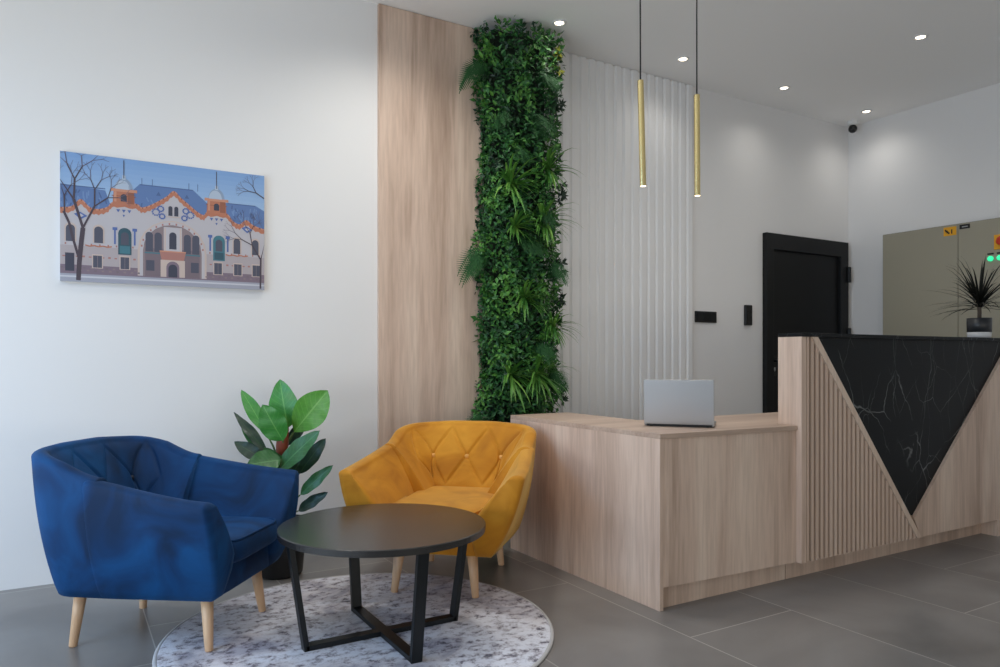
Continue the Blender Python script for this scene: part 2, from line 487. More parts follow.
# ------------------------------------------------------------------ the room
T = .2
struct('floor', bx(WL - T, WX + T, WF - T, WY + T, -.1, 0), M_floor, 'grey large-format porcelain floor tiles with pale grout', 'floor')
struct('ceiling', bx(WL - T, WX + T, WF - T, WY + T, H, H + .1), M_ceil, 'plain pale grey ceiling with small recessed spots', 'ceiling')
struct('wall_back', bx(WL - T, WX + T, WY, WY + T, 0, H), M_wall, 'long white wall behind the armchairs and the desk', 'wall')
struct('wall_right', bx(WX, WX + T, WF - T, WY, 0, H), M_wall, 'white wall at right behind the beige cabinet', 'wall')
bm = nbm()                                                        # left wall with a tall window opening
LW0, LW1, LZ1 = -.95, 3.55, 2.7
box(bm, WL - T, WL, WF - T, LW0, 0, H); box(bm, WL - T, WL, LW1, WY, 0, H); box(bm, WL - T, WL, LW0, LW1, LZ1, H); box(bm, WL - T, WL, LW0, LW1, 0, .1)
struct('wall_left', bm, M_wall, 'white wall at left with a tall window opening', 'wall')
bm = nbm()
FX0, FX1 = -1.0, 4.2
box(bm, WL, FX0, WF - T, WF, 0, H); box(bm, FX1, WX, WF - T, WF, 0, H); box(bm, FX0, FX1, WF - T, WF, LZ1, H); box(bm, FX0, FX1, WF - T, WF, 0, .15)
struct('wall_front', bm, M_wall, 'white wall behind the viewer with a wide shop window', 'wall')
bm = nbm()
for y in (LW0, LW0 + 1.5, LW0 + 2.97, LW1 - .06): box(bm, WL - .1, WL - .04, y, y + .06, .1, LZ1)
box(bm, WL - .1, WL - .04, LW0, LW1, .1, .16); box(bm, WL - .1, WL - .04, LW0, LW1, LZ1 - .06, LZ1)
struct('window_1', bm, M_blackm, 'tall dark-framed window in the left wall', 'window')
bm = nbm()
for x in (FX0, FX0 + 1.7, FX0 + 3.4, FX1 - .06): box(bm, x, x + .06, WF - .1, WF - .04, .15, LZ1)
box(bm, FX0, FX1, WF - .1, WF - .04, .15, .21); box(bm, FX0, FX1, WF - .1, WF - .04, LZ1 - .06, LZ1)
struct('window_2', bm, M_blackm, 'wide dark-framed shop window in the front wall', 'window')

# ------------------------------------------------------------------ door in the back wall
dr = thing('door_1', 'black panelled door in dark frame behind the reception counter', 'door', (5.55, WY, 0)); dr['kind'] = 'structure'
bm = nbm()
prism_y(bm, [(-.563, 0), (-.473, 0), (-.473, 1.985), (.425, 1.985), (.425, 0), (.535, 0), (.535, 2.12), (-.563, 2.12)], -.045, 0)
obj('door_frame', bm, M_black, dr, bevel=.004)
bm = bx(-.473, .425, -.016, 0, .005, 1.985)
lf = obj('door_leaf', bm, M_black, dr)
for z0 in (1.76, 1.21):
    bm = nbm(); box(bm, .508, .542, -.068, -.0, z0, z0 + .14)
    obj('hinge', bm, M_blackp, dr, bevel=.006)
bm = nbm()
box(bm, -.466, -.421, -.026, -.016, .93, 1.10)
obj('lock_plate', bm, M_blackp, dr, bevel=.003)
bm = nbm(); tube(bm, [(-.443, -.02, 1.055), (-.443, -.065, 1.055), (-.433, -.073, 1.055), (-.33, -.073, 1.055)], .010, 10)
obj('door_handle', bm, M_blackp, dr, smooth=True)
bm = nbm(); superell(bm, -.443, -.027, .985, .009, .006, .017, .8, .8, 16, 8)
k = obj('key_cylinder', bm, M_chrome, dr, smooth=True); k['label'] = 'small bright steel key cylinder'

# ------------------------------------------------------------------ wall claddings
t = obj('wall_panel', bx(0, .70, -.022, 0, 0, H - .004), M_oak, loc=(1.602, WY, 0), bevel=.001)
tag(t, 'full-height light oak board on the wall left of the green plant strip', 'wall panel')

bm = nbm()                                                        # ribbed cladding: one profile extruded upwards
x0, x1, pitch = 2.83, 4.168, .0768
prof = [(x0, 0)]
n = int(round((x1 - x0) / pitch)); pitch = (x1 - x0) / n
for i in range(n):
    a = x0 + i * pitch
    prof += [(a, -.010), (a + .014, -.010), (a + .026, -.027), (a + pitch - .012, -.027), (a + pitch, -.010)]
prof += [(x1, 0)]
prism_z(bm, [(x - 3.5, y) for x, y in prof], 0, H - .004)
t = obj('ribbed_panel', bm, M_rib, loc=(3.5, WY, 0))
tag(t, 'white vertically ribbed wall cladding right of the green plant strip', 'wall panel')

# ------------------------------------------------------------------ plant strip
rnd = random.Random(7)
PX0, PX1, PZ0, PZ1 = 2.297, 2.74, .05, H - .01
pw = thing('plant_wall', 'tall strip of artificial green foliage running up the wall to the ceiling', 'plant wall', ((PX0 + PX1) / 2, WY, 0))
PXC = (PX0 + PX1) / 2
bm = nbm(); box(bm, PX0 - PXC + .03, PX1 - PXC - .03, -.13, 0, PZ0, PZ1 - .02)
obj('backing_board', bm, M_folback, pw)


def leaf6(bm, p, d, nrm, L, Wd, fold=.25):
    """small pointed leaf: base p, direction d"""
    d = d.normalized(); s = d.cross(nrm).normalized(); nn = s.cross(d)
    b = bm.verts.new(p); m1 = bm.verts.new(p + d * L * .45 - nn * fold * Wd * .5); tip = bm.verts.new(p + d * L - nn * L * .12)
    l = bm.verts.new(p + d * L * .4 + s * Wd * .5 + nn * fold * Wd * .3); r = bm.verts.new(p + d * L * .4 - s * Wd * .5 + nn * fold * Wd * .3)
    bm.faces.new((b, m1, l)); bm.faces.new((m1, tip, l)); bm.faces.new((b, r, m1)); bm.faces.new((m1, r, tip))


def wob(z, s): return .020 * math.sin(z * 5.1 + s) + .014 * math.sin(z * 13 + 2 * s)


bm = nbm()
for i in range(15000):
    z = rnd.uniform(PZ0, PZ1 - .005); x = rnd.uniform(PX0 - .015, PX1 + .02)
    hw = (x - PXC) / (.27)
    bulge = .165 + .05 * (z / H) ** 2 + .075 * max(0, 1 - abs(hw) ** 3) + wob(z * 1.7 + x * 6, x * 4)
    # leaves on the front and on both side faces
    if rnd.random() < .34:
        side = -1 if rnd.random() < .6 else 1
        p = Vector((PXC + side * (.245 + wob(z, side)) + rnd.uniform(-.02, .02), -rnd.uniform(.01, .19), z)); nrm = Vector((side, -.25, .3))
    else:
        p = Vector((x, -bulge + rnd.uniform(-.015, .05), z)); nrm = Vector((hw * .8, -1, .35))
    p.x -= PXC
    d = Vector((rnd.uniform(-1, 1), rnd.uniform(-.75, .25), rnd.uniform(-1, .75))) + nrm * .25
    nn = (nrm + Vector((rnd.uniform(-.6, .6), rnd.uniform(-.6, .6), rnd.uniform(-.5, .8)))).normalized()
    L = rnd.uniform(.022, .050)
    if p.z + d.normalized().z * L > H - .004: d.z = -abs(d.z)
    if p.y + d.normalized().y * L > -.002: d.y = -abs(d.y)
    leaf6(bm, p, d, nn, L, L * rnd.uniform(.42, .62))
f = obj('small_leaf_foliage', bm, M_fol, pw); f['kind'] = 'stuff'


def blade(bm, p, d, L, w, droop, seg=5, ymax=None):
    """long strap leaf bending down"""
    d = d.normalized(); s = d.cross(Vector((0, 0, 1)))
    if s.length < .1: s = Vector((1, 0, 0))
    s.normalize(); prev = None; q = Vector(p)
    for i in range(seg + 1):
        u = i / seg; ww = w * (1 - u ** 1.8) * (.55 + .9 * min(u * 3, 1) * .5) + .0006
        a, c, b = bm.verts.new(q + s * ww / 2), bm.verts.new(q - Vector((0, 0, 1)) * ww * .15), bm.verts.new(q - s * ww / 2)
        if prev:
            bm.faces.new((prev[0], prev[1], c, a)); bm.faces.new((prev[1], prev[2], b, c))
        prev = (a, c, b)
        dd = (d + Vector((0, 0, -1)) * droop * u * u).normalized(); q = q + dd * L / seg
        if ymax is not None: q.y = min(q.y, ymax)


def fern(bm, p, d, L, droop, wmax=.09, n=20):
    """arching frond with paired leaflets"""
    q = Vector(p); d = d.normalized()
    for i in range(n):
        u = i / (n - 1); dd = (d + Vector((0, 0, -1)) * droop * u).normalized()
        s = dd.cross(Vector((0, -1, .3))).normalized()
        ww = wmax * math.sin(math.pi * min(1, .12 + u * .9)) ** .8
        for sg in (-1, 1):
            e = (s * sg + dd * .45).normalized()
            a = bm.verts.new(q - dd * L / n * .26); b = bm.verts.new(q + dd * L / n * .26); tpt = bm.verts.new(q + e * ww * .8 + Vector((0, 0, -.15 * ww)))
            bm.faces.new((a, b, tpt) if sg > 0 else (b, a, tpt))
        w2 = .002; a = [bm.verts.new(q + s * w2), bm.verts.new(q - s * w2)]
        q2 = q + dd * L / n; b = [bm.verts.new(q2 - s * w2), bm.verts.new(q2 + s * w2)]
        bm.faces.new((a[0], a[1], b[0], b[1])); q = q2


# fern tufts (x offset from centre, z, lean to the side, size)
for fx, fz, sd, L in ((-.24, 2.86, -1, .30), (-.245, 1.70, -1, .28), (-.10, 2.35, .2, .18), (.02, 2.55, .1, .24), (-.24, .68, -1, .34), (.06, 1.98, .3, .2), (-.02, 1.78, 0, .2), (.17, 1.62, .3, .18), (.16, .95, .3, .18), (.05, 1.12, .3, .2), (-.2, 2.55, -.4, .2), (.08, 2.84, .2, .2)):
    bm = nbm()
    for i in range(7):
        a = rnd.uniform(-.9, .9)
        fern(bm, (fx, (-.20 if sd > -.9 else -.12) - rnd.uniform(0, .05), fz + rnd.uniform(-.03, .03)), Vector((sd * 1.3 + a * .5, -.7 if sd > -.9 else -.2, .6 + rnd.uniform(-.3, .4))), L * rnd.uniform(.8, 1.1), 2.6, .085)
    obj('fern_frond', bm, M_fern, pw)
for sx_, sz, L in ((-.15, 2.16, .25), (.13, 2.28, .21), (.10, 1.95, .22), (-.15, .98, .24), (.17, 1.28, .18), (-.04, 1.46, .20), (.06, .98, .24), (-.12, 1.90, .16)):
    bm = nbm()
    for i in range(36):
        a = rnd.uniform(0, 2 * math.pi)
        blade(bm, (sx_ + rnd.uniform(-.015, .015), -.25, sz + rnd.uniform(-.015, .015)), Vector((math.cos(a), -.75 - rnd.random() * .5, math.sin(a) * .9 + .15)), L * rnd.uniform(.8, 1.3), .020, 1.5, 5, -.012)
    obj('spider_plant_tuft', bm, M_spider, pw)
bm = nbm()
for kx in range(5):
    c = Vector((.225 + rnd.uniform(-.03, .03), -.22 + rnd.uniform(-.05, .03), 2.99 + rnd.uniform(-.07, .06)))
    for i in range(9):
        a = rnd.uniform(0, 2 * math.pi); leaf6(bm, c, Vector((math.cos(a), -.5, math.sin(a))), Vector((.3, -1, .3)), .042, .024)
obj('spotlit_sprig', bm, leaf_mat('spotlit_leaf_colour', [(.25, .30, .03, 1), (.5, .5, .06, 1)], .5), pw)['label'] = 'yellow-green variegated sprig'  # leaf colour brightened to paint in the spot's light on these leaves
for rx, rz in ((.27, 1.70), (.27, 1.50), (.27, .83), (.25, 2.15), (.26, 2.72), (-.02, 2.0)):
    bm = nbm()
    for kx in range(4):
        c = Vector((rx + rnd.uniform(-.03, .04), -.19 + rnd.uniform(-.05, .02), rz + rnd.uniform(-.06, .06)))
        for i in range(11):
            a = rnd.uniform(0, 2 * math.pi); d = Vector((math.cos(a), -.6, math.sin(a)))
            leaf6(bm, c, d, Vector((.3, -1, .3)), .045, .02)
    obj('rosette_sprig', bm, M_succ, pw)

# ------------------------------------------------------------------ picture on the wall
PW, PH = .955, .622
pic = thing('wall_picture', 'unframed canvas print of a white palace with orange gables and blue roofs', 'picture', (.4625, WY, 1.763))
obj('canvas', bx(-PW / 2, PW / 2, -.022, 0, -PH / 2, PH / 2), plain('canvas_edge', (.55, .56, .6, 1), .7), pic)
PM = {}
pcols = dict({'sky%d' % k_: (124 + 4 * k_, 160 + 3 * k_, 208 + k_) for k_ in range(8)}, roof=(92, 120, 168), roofd=(74, 98, 142), roofl=(108, 136, 180), wall=(184, 180, 186), wall2=(172, 162, 166), orange=(180, 116, 92), oranged=(146, 92, 74), oranges=(196, 140, 116),
             win=(78, 80, 96), wind=(62, 64, 80), teal=(66, 116, 130), teald=(52, 84, 98), bluep=(84, 106, 164), base=(124, 108, 122), road=(158, 160, 174), trunk=(74, 64, 74), twig=(98, 92, 112), arch=(194, 176, 168), inner=(136, 120, 124), inner2=(118, 104, 112), dome=(172, 186, 204), domes=(140, 158, 184), redp=(168, 118, 110), pave=(196, 196, 204))
plist = []
for kname, c in pcols.items():
    PM[kname] = len(plist); plist.append(plain('print_' + kname, lin(*c), .6))
SHAPES = []


def pq(pts, mk, lay):
    """flat printed shape, points in picture units (0..1 from left, 0..1 from top)"""
    SHAPES.append((lay, len(SHAPES), mk, [(min(max(u, 0), 1) * PW - PW / 2, PH / 2 - min(max(w, 0), 1) * PH) for u, w in pts]))


def pr_(u0, u1, w0, w1, mk, lay): pq([(u0, w0), (u1, w0), (u1, w1), (u0, w1)], mk, lay)


def parch(u, w0, w1, hw, mk, lay, asp=PW / PH, n=10):
    r = hw; top = [(u + r * math.cos(a), w0 + r * asp - r * asp * math.sin(a)) for a in [math.pi * i / n for i in range(n + 1)]]
    pq(top + [(u - r, w1), (u + r, w1)], mk, lay)


def pline(pts, wd, mk, lay):
    for (a, b), (c, d) in zip(pts, pts[1:]):
        dx, dy = (c - a) * PW, (d - b) * PH; L = math.hypot(dx, dy) or 1
        nx, ny = -dy / L * wd / 2 / PW, dx / L * wd / 2 / PH
        pq([(a + nx, b + ny), (c + nx, d + ny), (c - nx, d - ny), (a - nx, b - ny)], mk, lay)


for k_ in range(8): pr_(0, 1, k_ * .04, .55, 'sky%d' % k_, 0)
# slate roofs with ridges and streaks
roofs = ([(0, .25), (.20, .27), (.25, .5), (0, .5)], [(.33, .24), (.36, .19), (.62, .19), (.70, .30), (.70, .5), (.33, .5)], [(.79, .27), (.95, .27), (1, .31), (1, .5), (.79, .5)])
for r_ in roofs: pq(r_, 'roof', 3)
prnd = random.Random(3)
for i in range(90):
    u = prnd.choice((prnd.uniform(0, .2), prnd.uniform(.36, .64), prnd.uniform(.82, .98))); w = prnd.uniform(.28, .42)
    pline([(u, w), (u + prnd.uniform(-.012, .012), w + prnd.uniform(.02, .05))], .006, prnd.choice(('roofd', 'roofl', 'roofl')), 4)
for u0, u1, w in ((0, .2, .258), (.36, .62, .194), (.80, .95, .274)): pline([(u0, w), (u1, w)], .005, 'roofd', 4)
for u in (.37, .42, .60, .645): pline([(u, .20), (u, .14)], .003, 'roofd', 4)
for u in (.45, .59): pq([(u - .012, .27), (u, .235), (u + .012, .27)], 'roofd', 4)
# facade with a wavy gable line; the cornice band follows it
key = [(-.06, .45), (0, .45), (.05, .435), (.09, .375), (.13, .43), (.17, .44), (.21, .415), (.24, .37), (.34, .37), (.37, .395), (.41, .37), (.45, .33), (.49, .285), (.525, .235), (.56, .285), (.60, .335), (.64, .385), (.675, .41), (.70, .375), (.79, .375), (.83, .44), (.865, .46), (.90, .42), (.94, .46), (1, .485), (1.06, .49)]
gable = []
for i in range(1, len(key) - 2):
    p0, p1, p2, p3 = key[i - 1:i + 3]
    for k_ in range(6):
        t_ = k_ / 6
        gable.append(tuple(.5 * (2 * p1[j] + (p2[j] - p0[j]) * t_ + (2 * p0[j] - 5 * p1[j] + 4 * p2[j] - p3[j]) * t_ ** 2 + (3 * p1[j] - p0[j] - 3 * p2[j] + p3[j]) * t_ ** 3) for j in (0, 1)))
gable.append(key[-2])
for i, ((a, b), (c_, d_)) in enumerate(zip(gable, gable[1:])):
    sc_ = .006 * math.sin(i * 1.9); sd_ = .006 * math.sin((i + 1) * 1.9)
    pq([(a, b + .02), (c_, d_ + .02), (c_, .93), (a, .93)], 'wall', 5)
    pq([(a, b - .016), (c_, d_ - .016), (c_, d_ + .026 + sd_), (a, b + .026 + sc_)], 'orange', 6)
    pq([(a, b - .018), (c_, d_ - .018), (c_, d_ - .006), (a, b - .006)], 'oranges' if i % 3 else 'oranged', 7)
pr_(0, 1, .72, .87, 'wall2', 6); pr_(0, 1, .87, .94, 'base', 7); pr_(0, 1, .94, 1, 'road', 7); pr_(0, 1, .955, .968, 'pave', 8)
for i in range(60): pr_(i * .0167, i * .0167 + .012, .885 + .02 * (i % 2), .898 + .02 * (i % 2), 'inner' if i % 3 else 'inner2', 8)
for i in range(34): pr_(.01 + i * .029, .022 + i * .029, .80 - .004 * (i % 2), .810, 'redp', 7)
for i in range(26): pr_(.02 + i * .038, .027 + i * .038, .70, .715, 'redp', 7)
for u in (.285, .742):                                            # two turrets with domes
    pq([(u - .052, .38), (u - .047, .26), (u + .047, .26), (u + .052, .38)], 'orange', 7); pr_(u + .018, u + .047, .26, .36, 'oranged', 8); pr_(u - .062, u + .062, .245, .268, 'oranges', 9); pr_(u - .056, u + .056, .30, .306, 'oranged', 9)
    parch(u, .285, .345, .014, 'wind', 10); pr_(u - .045, u - .034, .27, .35, 'oranges', 9)
    for k_, mk, rr in ((8, 'domes', .042), (9, 'dome', .034)):
        pq([(u - (.006 if k_ == 9 else 0) + rr * math.cos(a), .248 - rr * 2.1 * math.sin(a)) for a in [math.pi * i / 12 for i in range(13)]], mk, k_)
    pr_(u - .008, u + .008, .135, .17, 'dome', 10); pline([(u, .16), (u, .015)], .004, 'win', 10)
    for s_ in (-.026, 0, .026): pq([(u + s_ - .009, .41), (u + s_ + .009, .41), (u + s_, .435)], 'bluep', 8)
    pq([(u - .006, .45), (u + .006, .45), (u, .47)], 'bluep', 8)
# big arch with recessed loggia
parch(.52, .465, .93, .170, 'arch', 7); parch(.52, .475, .93, .160, 'wall', 8); parch(.52, .50, .93, .145, 'inner', 9)
for i in range(14):
    a = math.pi * (i + .5) / 14; pr_(.52 + .152 * math.cos(a) - .004, .52 + .152 * math.cos(a) + .004, .50 + .145 * 1.516 * (1 - math.sin(a)) - .016, .50 + .145 * 1.516 * (1 - math.sin(a)), 'redp', 9)
pr_(.385, .655, .70, .93, 'inner2', 10)
for u in (.405, .448, .592, .635): parch(u, .57, .73, .018, 'win', 10); pr_(u - .022, u + .022, .735, .745, 'teal', 11)
pr_(.475, .565, .52, .72, 'wall', 10); parch(.52, .56, .70, .018, 'wind', 11)
for u in (.482, .558): pr_(u - .004, u + .004, .53, .72, 'arch', 11)
pq([(.455, .72), (.585, .72), (.575, .79), (.465, .79)], 'redp', 11); pr_(.455, .585, .715, .725, 'oranges', 12)
pr_(.46, .58, .79, .93, 'arch', 11); parch(.52, .80, .93, .032, 'base', 12); parch(.52, .825, .93, .022, 'wind', 13)
for u in (.41, .63): pr_(u - .02, u + .02, .80, .885, 'win', 11)
for u in (.508, .537): parch(u, .345, .425, .010, 'wind', 8)
pr_(.485, .56, .43, .437, 'arch', 8)
for s_ in (-1, 1):                                                # curled blue ornaments beside the gable windows
    for k_, (du, dw, rr) in enumerate(((.062, .375, .014), (.085, .405, .017), (.055, .435, .013))):
        for a in range(10):
            th = a / 10 * 2 * math.pi
            pr_(.5225 + s_ * du + rr * math.cos(th) - .004, .5225 + s_ * du + rr * math.cos(th) + .004, dw + rr * 1.5 * math.sin(th) - .006, dw + rr * 1.5 * math.sin(th) + .006, 'bluep', 8)
for u in (.045, .17): parch(u, .545, .69, .026, 'arch', 7); parch(u, .56, .69, .020, 'win', 8)
for u in (.85, .95): parch(u, .555, .70, .024, 'arch', 7); parch(u, .57, .70, .018, 'win', 8)
for u, mk in ((.29, 'teald'), (.755, 'teal')):
    parch(u, .555, .77, .031, mk, 7); parch(u, .59, .69, .018, 'win', 8); pr_(u - .024, u + .024, .70, .76, 'teald' if mk == 'teal' else 'teal', 8)
    for s_ in (-1, 1):
        pr_(u + s_ * .046 - .004, u + s_ * .046 + .004, .57, .69, 'bluep', 8); pr_(u + s_ * .046 - .011, u + s_ * .046 + .011, .555, .578, 'bluep', 8)
for u in (.165, .29, .75, .855, .955): pr_(u - .025, u + .025, .78, .89, 'arch', 8); pr_(u - .020, u + .020, .79, .885, 'win', 9); pr_(u - .001, u + .001, .79, .885, 'inner', 10)
pr_(.022, .062, .78, .92, 'wind', 9)
for u in (.09, .905): pq([(u - .03, .475), (u - .004, .455), (u + .03, .485), (u, .515)], 'bluep', 8); pq([(u - .014, .48), (u, .47), (u + .014, .485), (u, .498)], 'wall', 9)
for u in (.17, .85):
    for k_ in range(6): pline([(u - .06 + .02 * k_, .712 + .008 * (k_ % 2)), (u - .04 + .02 * k_, .712 + .008 * ((k_ + 1) % 2))], .006, 'orange', 8)
# two bare street trees
def ptree(u, w, ang, L, wd, depth):
    a2 = (u + math.cos(ang) * L / PW, w - math.sin(ang) * L / PH)
    pline([(u, w), a2], wd, 'trunk' if depth > 2 else 'twig', 14 + (5 - depth) * .2)
    if depth > 0:
        for s_ in (-1, 1):
            ptree(a2[0], a2[1], ang + s_ * prnd.uniform(.25, .6), L * prnd.uniform(.62, .82), wd * .66, depth - 1)
pline([(.08, .99), (.084, .85), (.092, .70), (.10, .58)], .020, 'trunk', 14); pline([(.084, .83), (.055, .66), (.04, .55), (.015, .46)], .011, 'trunk', 14)
ptree(.10, .58, 1.85, .14, .012, 5); ptree(.10, .58, 1.15, .12, .009, 5); ptree(.02, .47, 1.6, .08, .006, 4)
pline([(.978, .99), (.980, .72)], .009, 'trunk', 14); ptree(.980, .74, 2.1, .09, .007, 5); ptree(.980, .74, 1.3, .09, .006, 4); ptree(1.0, .2, 2.6, .05, .006, 5)
bm = nbm()
for i, (lay, _i, mk, pts) in enumerate(sorted(SHAPES, key=lambda q: q[:2])):
    v = [bm.verts.new((x, -.0222 - i * 2.2e-6, z)) for x, z in pts]
    f = bm.faces.new(v); f.normal_update()
    if f.normal.y > 0: f.normal_flip()
    f.material_index = PM[mk]
obj('printed_picture', bm, plist, pic)

# ------------------------------------------------------------------ switches on the back wall
t = thing('switch_plate', 'wide black triple switch plate on white wall beside the ribbed cladding', 'switch', (4.323, WY, 1.402))
obj('plate', bx(-.116, .116, -.012, 0, -.044, .044), M_blackp, t, bevel=.003)
for i in range(3): obj('rocker', bx(-.106 + i * .0715, -.038 + i * .0715, -.017, -.012, -.034, .034), M_black, t, bevel=.002)
t = thing('card_reader', 'slim upright black card reader on the wall left of the black door', 'card reader', (4.80, WY, 1.43))
obj('housing', bx(-.039, .039, -.025, 0, -.083, .083), M_blackp, t, bevel=.006)
obj('reading_pad', bx(-.028, .028, -.028, -.025, -.07, .03), M_screen, t)

# ------------------------------------------------------------------ ceiling spots, security camera
spots = [(2.667, 3.75, 'recessed ceiling spot beside the top of the green plant strip'),
         (3.735, 3.76, 'recessed ceiling spot seen between the two brass pendant cords'),
         (4.81, 3.76, 'recessed ceiling spot above the wall between pendants and black door'),
         (5.87, 3.76, 'recessed ceiling spot in the corner just above the security camera'),
         (4.813, 2.707, 'recessed ceiling spot nearest the right edge, set forward from the row by the wall')]
# extra unseen beams without fixtures, added to brighten the wall, seating and desk
added_beams = [(x, y) for x in (-.54, .53, 1.60) for y in (2.4, 3.4)] + [(2.67, 2.707)] + [(3.735, 2.707)]


def beam(x, y, e=SPOT_W, parent=None, dz=0):
    l = bpy.data.lights.new('spot_beam', 'SPOT'); l.energy = e; l.color = (1, .97, .90); l.spot_size = R(150); l.spot_blend = 1; l.shadow_soft_size = .12
    o = bpy.data.objects.new('spot_beam', l); COL.objects.link(o)
    o.location = (0, 0, -.025) if parent else (x, y, H - .025); o.parent = parent


for x, y in added_beams: beam(x, y, {(-.54, 3.4): 2, (.53, 3.4): 5, (1.60, 3.4): 46}.get((x, y), SPOT_W))
for x, y, lab in spots:
    s = thing('ceiling_spot', lab, 'ceiling light', (x, y, H), 0, 'recessed ceiling spots')
    bm = nbm(); lathe(bm, [(.044, -.001), (.044, -.006), (.034, -.009), (.027, -.004), (.027, -.001)], 28)
    obj('trim_ring', bm, M_white, s, smooth=True)
    bm = nbm(); lathe(bm, [(.027, -.0035), (.027, -.0045), (.004, -.006)], 24)
    obj('lens', bm, M_glow, s)
    beam(x, y, 6 if y > 3 else SPOT_W, s)

cc = thing('security_camera', 'small black dome security camera in the ceiling corner', 'security camera', (6.02, 3.985, H))
bm = nbm(); lathe(bm, [(.045, 0), (.045, -.03), (.036, -.038)], 24); obj('mount', bm, M_white, cc, smooth=False)
bm = nbm(); superell(bm, 0, 0, -.068, .036, .036, .036, 1, 1, 24, 14); bl = obj('camera_ball', bm, M_blackp, cc, smooth=True)
bm = nbm(); tube(bm, [(-.022, -.020, -.074), (-.028, -.026, -.076)], .012, 14); obj('lens', bm, M_screen, cc)

# ------------------------------------------------------------------ pendants
for x, tilt, z1, lab, ztop in ((2.328, -.033, 1.885, 'left one of two brass tube pendant lamps on thin black cords', 2.378),
                         (2.68, -.008, 1.88, 'right one of two brass tube pendant lamps, nearer the black door', 2.377)):
    p = thing('pendant_lamp', lab, 'pendant lamp', (x, 2.60, H), 0, 'brass tube pendants')
    bm = nbm(); lathe(bm, [(.05, 0), (.05, -.018), (.012, -.024)], 28); obj('ceiling_rose', bm, M_blackp, p)
    dxt = -math.sin(tilt) * (ztop - z1)
    bm = nbm(); tube(bm, [(-dxt * 1.2, 0, -.02), (-dxt, 0, ztop - H)], .0035, 8); obj('cord', bm, M_cord, p, smooth=True)
    L = ztop - z1
    bm = nbm(); lathe(bm, [(.005, L), (.0145, L - .002), (.0145, 0), (.0125, 0), (.0125, .01)], 24)
    tb = obj('brass_tube', bm, M_brass, p, smooth=True, loc=(0, 0, z1 - H)); tb.rotation_euler = (0, tilt, 0)
    md = tb.modifiers.new('edges', 'EDGE_SPLIT'); md.split_angle = R(40)
    bm = nbm(); lathe(bm, [(.0122, .009), (.0122, .002), (.008, -.001)], 20); lb = obj('bulb', bm, M_glow, p, loc=(0, 0, z1 - H))
    l = bpy.data.lights.new('pendant_beam', 'SPOT'); l.energy = 1.5; l.color = (1, .8, .58); l.spot_size = R(70); l.spot_blend = .8; l.shadow_soft_size = .012
    o = bpy.data.objects.new('pendant_beam', l); o.location = (0, 0, z1 - H - .005); o.parent = p; COL.objects.link(o)

# ------------------------------------------------------------------ low reception desk
DX, DY, DT = 2.183, 2.333, .757
d = thing('reception_desk', 'low L-shaped light oak desk carrying the laptop', 'desk', (DX, DY, 0))
XR = 3.03 - DX
yb, yi, xi = 1.215, .585, .40
obj('side_panel', bx(0, .020, 0, yb, 0, DT - .022), M_oak, d, bevel=.001)
obj('front_panel', prism_z(nbm(), [(.020, .003), (XR - .002, -.032), (XR - .002, -.014), (.020, .021)], .098, DT - .022), M_oak, d)
obj('plinth', bx(.020, XR - .002, .030, .048, 0, .098), M_oak, d)
obj('end_panel', bx(.020, xi, yb - .02, yb, 0, DT - .022), M_oak, d)
obj('inner_panel', bx(xi - .02, xi, yi, yb - .02, .0, DT - .022), M_oak, d)
bm = nbm(); prism_z(bm, [(0, -.002), (XR - .001, -.042), (XR - .001, .078), (1.60, .078), (1.60, yi), (xi, yi), (xi, yb), (0, yb)], DT - .022, DT)
obj('worktop', bm, M_oakx, d, bevel=.001)

# ------------------------------------------------------------------ tall counter front
CX0, CX1, CY, CD = 3.03, 5.12, 2.27, .134
c = thing('reception_counter', 'tall oak counter with slats and a black marble triangle, pale-grooved left side', 'counter', (CX0, CY, 0))
c['label'] = 'tall oak reception counter faced with slats and a black marble triangle'
lx = lambda x: x - CX0
ZB, ZT = .098, 1.184
obj('end_panel', bx(0, .035, 0, CD, ZB, ZT), M_oak, c, bevel=.001)
obj('back_panel', bx(.035, lx(CX1), .055, CD, ZB, ZT), M_oak, c)
obj('right_end_panel', bx(lx(4.86), lx(CX1), .0, .6, 0, ZB), M_oak, c)
obj('plinth', bx(.005, lx(4.86), .093, .11, 0, ZB), M_oak, c)
obj('counter_top', bx(0, lx(CX1), -.004, CD, ZT, ZT + .018), M_marble, c, bevel=.001)
# diagonals on the face
tA, tB = (3.108, ZT), (4.004, ZB)           # outer line of the trim
def along(z): return tA[0] + (tB[0] - tA[0]) * (ZT - z) / (ZT - ZB)
tw = .044                                   # trim width measured along X
TIPX, TIPZ = 3.985, .212
bm = nbm()                                  # vertical slats cut along the diagonal
sp = .0362; x = 3.073
while along(ZB) - x > .02:
    zt = ZT - (ZT - ZB) * (x + .011 - tA[0]) / (tB[0] - tA[0])
    z_l = min(ZT, ZT - (ZT - ZB) * (x - tA[0]) / (tB[0] - tA[0])); z_r = min(ZT, ZT - (ZT - ZB) * (x + .019 - tA[0]) / (tB[0] - tA[0]))
    if z_r > ZB + .005:
        prism_y(bm, [(lx(x), ZB), (lx(x + .019), ZB), (lx(x + .019), z_r), (lx(x), z_l)], .004, .046)
    x += sp
obj('slats', bm, M_slat, c)
obj('slat_backing', prism_y(nbm(), [(.035, ZB), (lx(4.004), ZB), (lx(3.108), ZT), (.035, ZT)], .046, .055), M_gap, c)['label'] = 'slat backing coloured dark for the shade between the slats'
obj('diagonal_trim', prism_y(nbm(), [(lx(tA[0]), ZT), (lx(tB[0]), ZB), (lx(tB[0] + tw * .9), ZB), (lx(tA[0] + tw), ZT)], -.002, .055), M_oaklight, c)
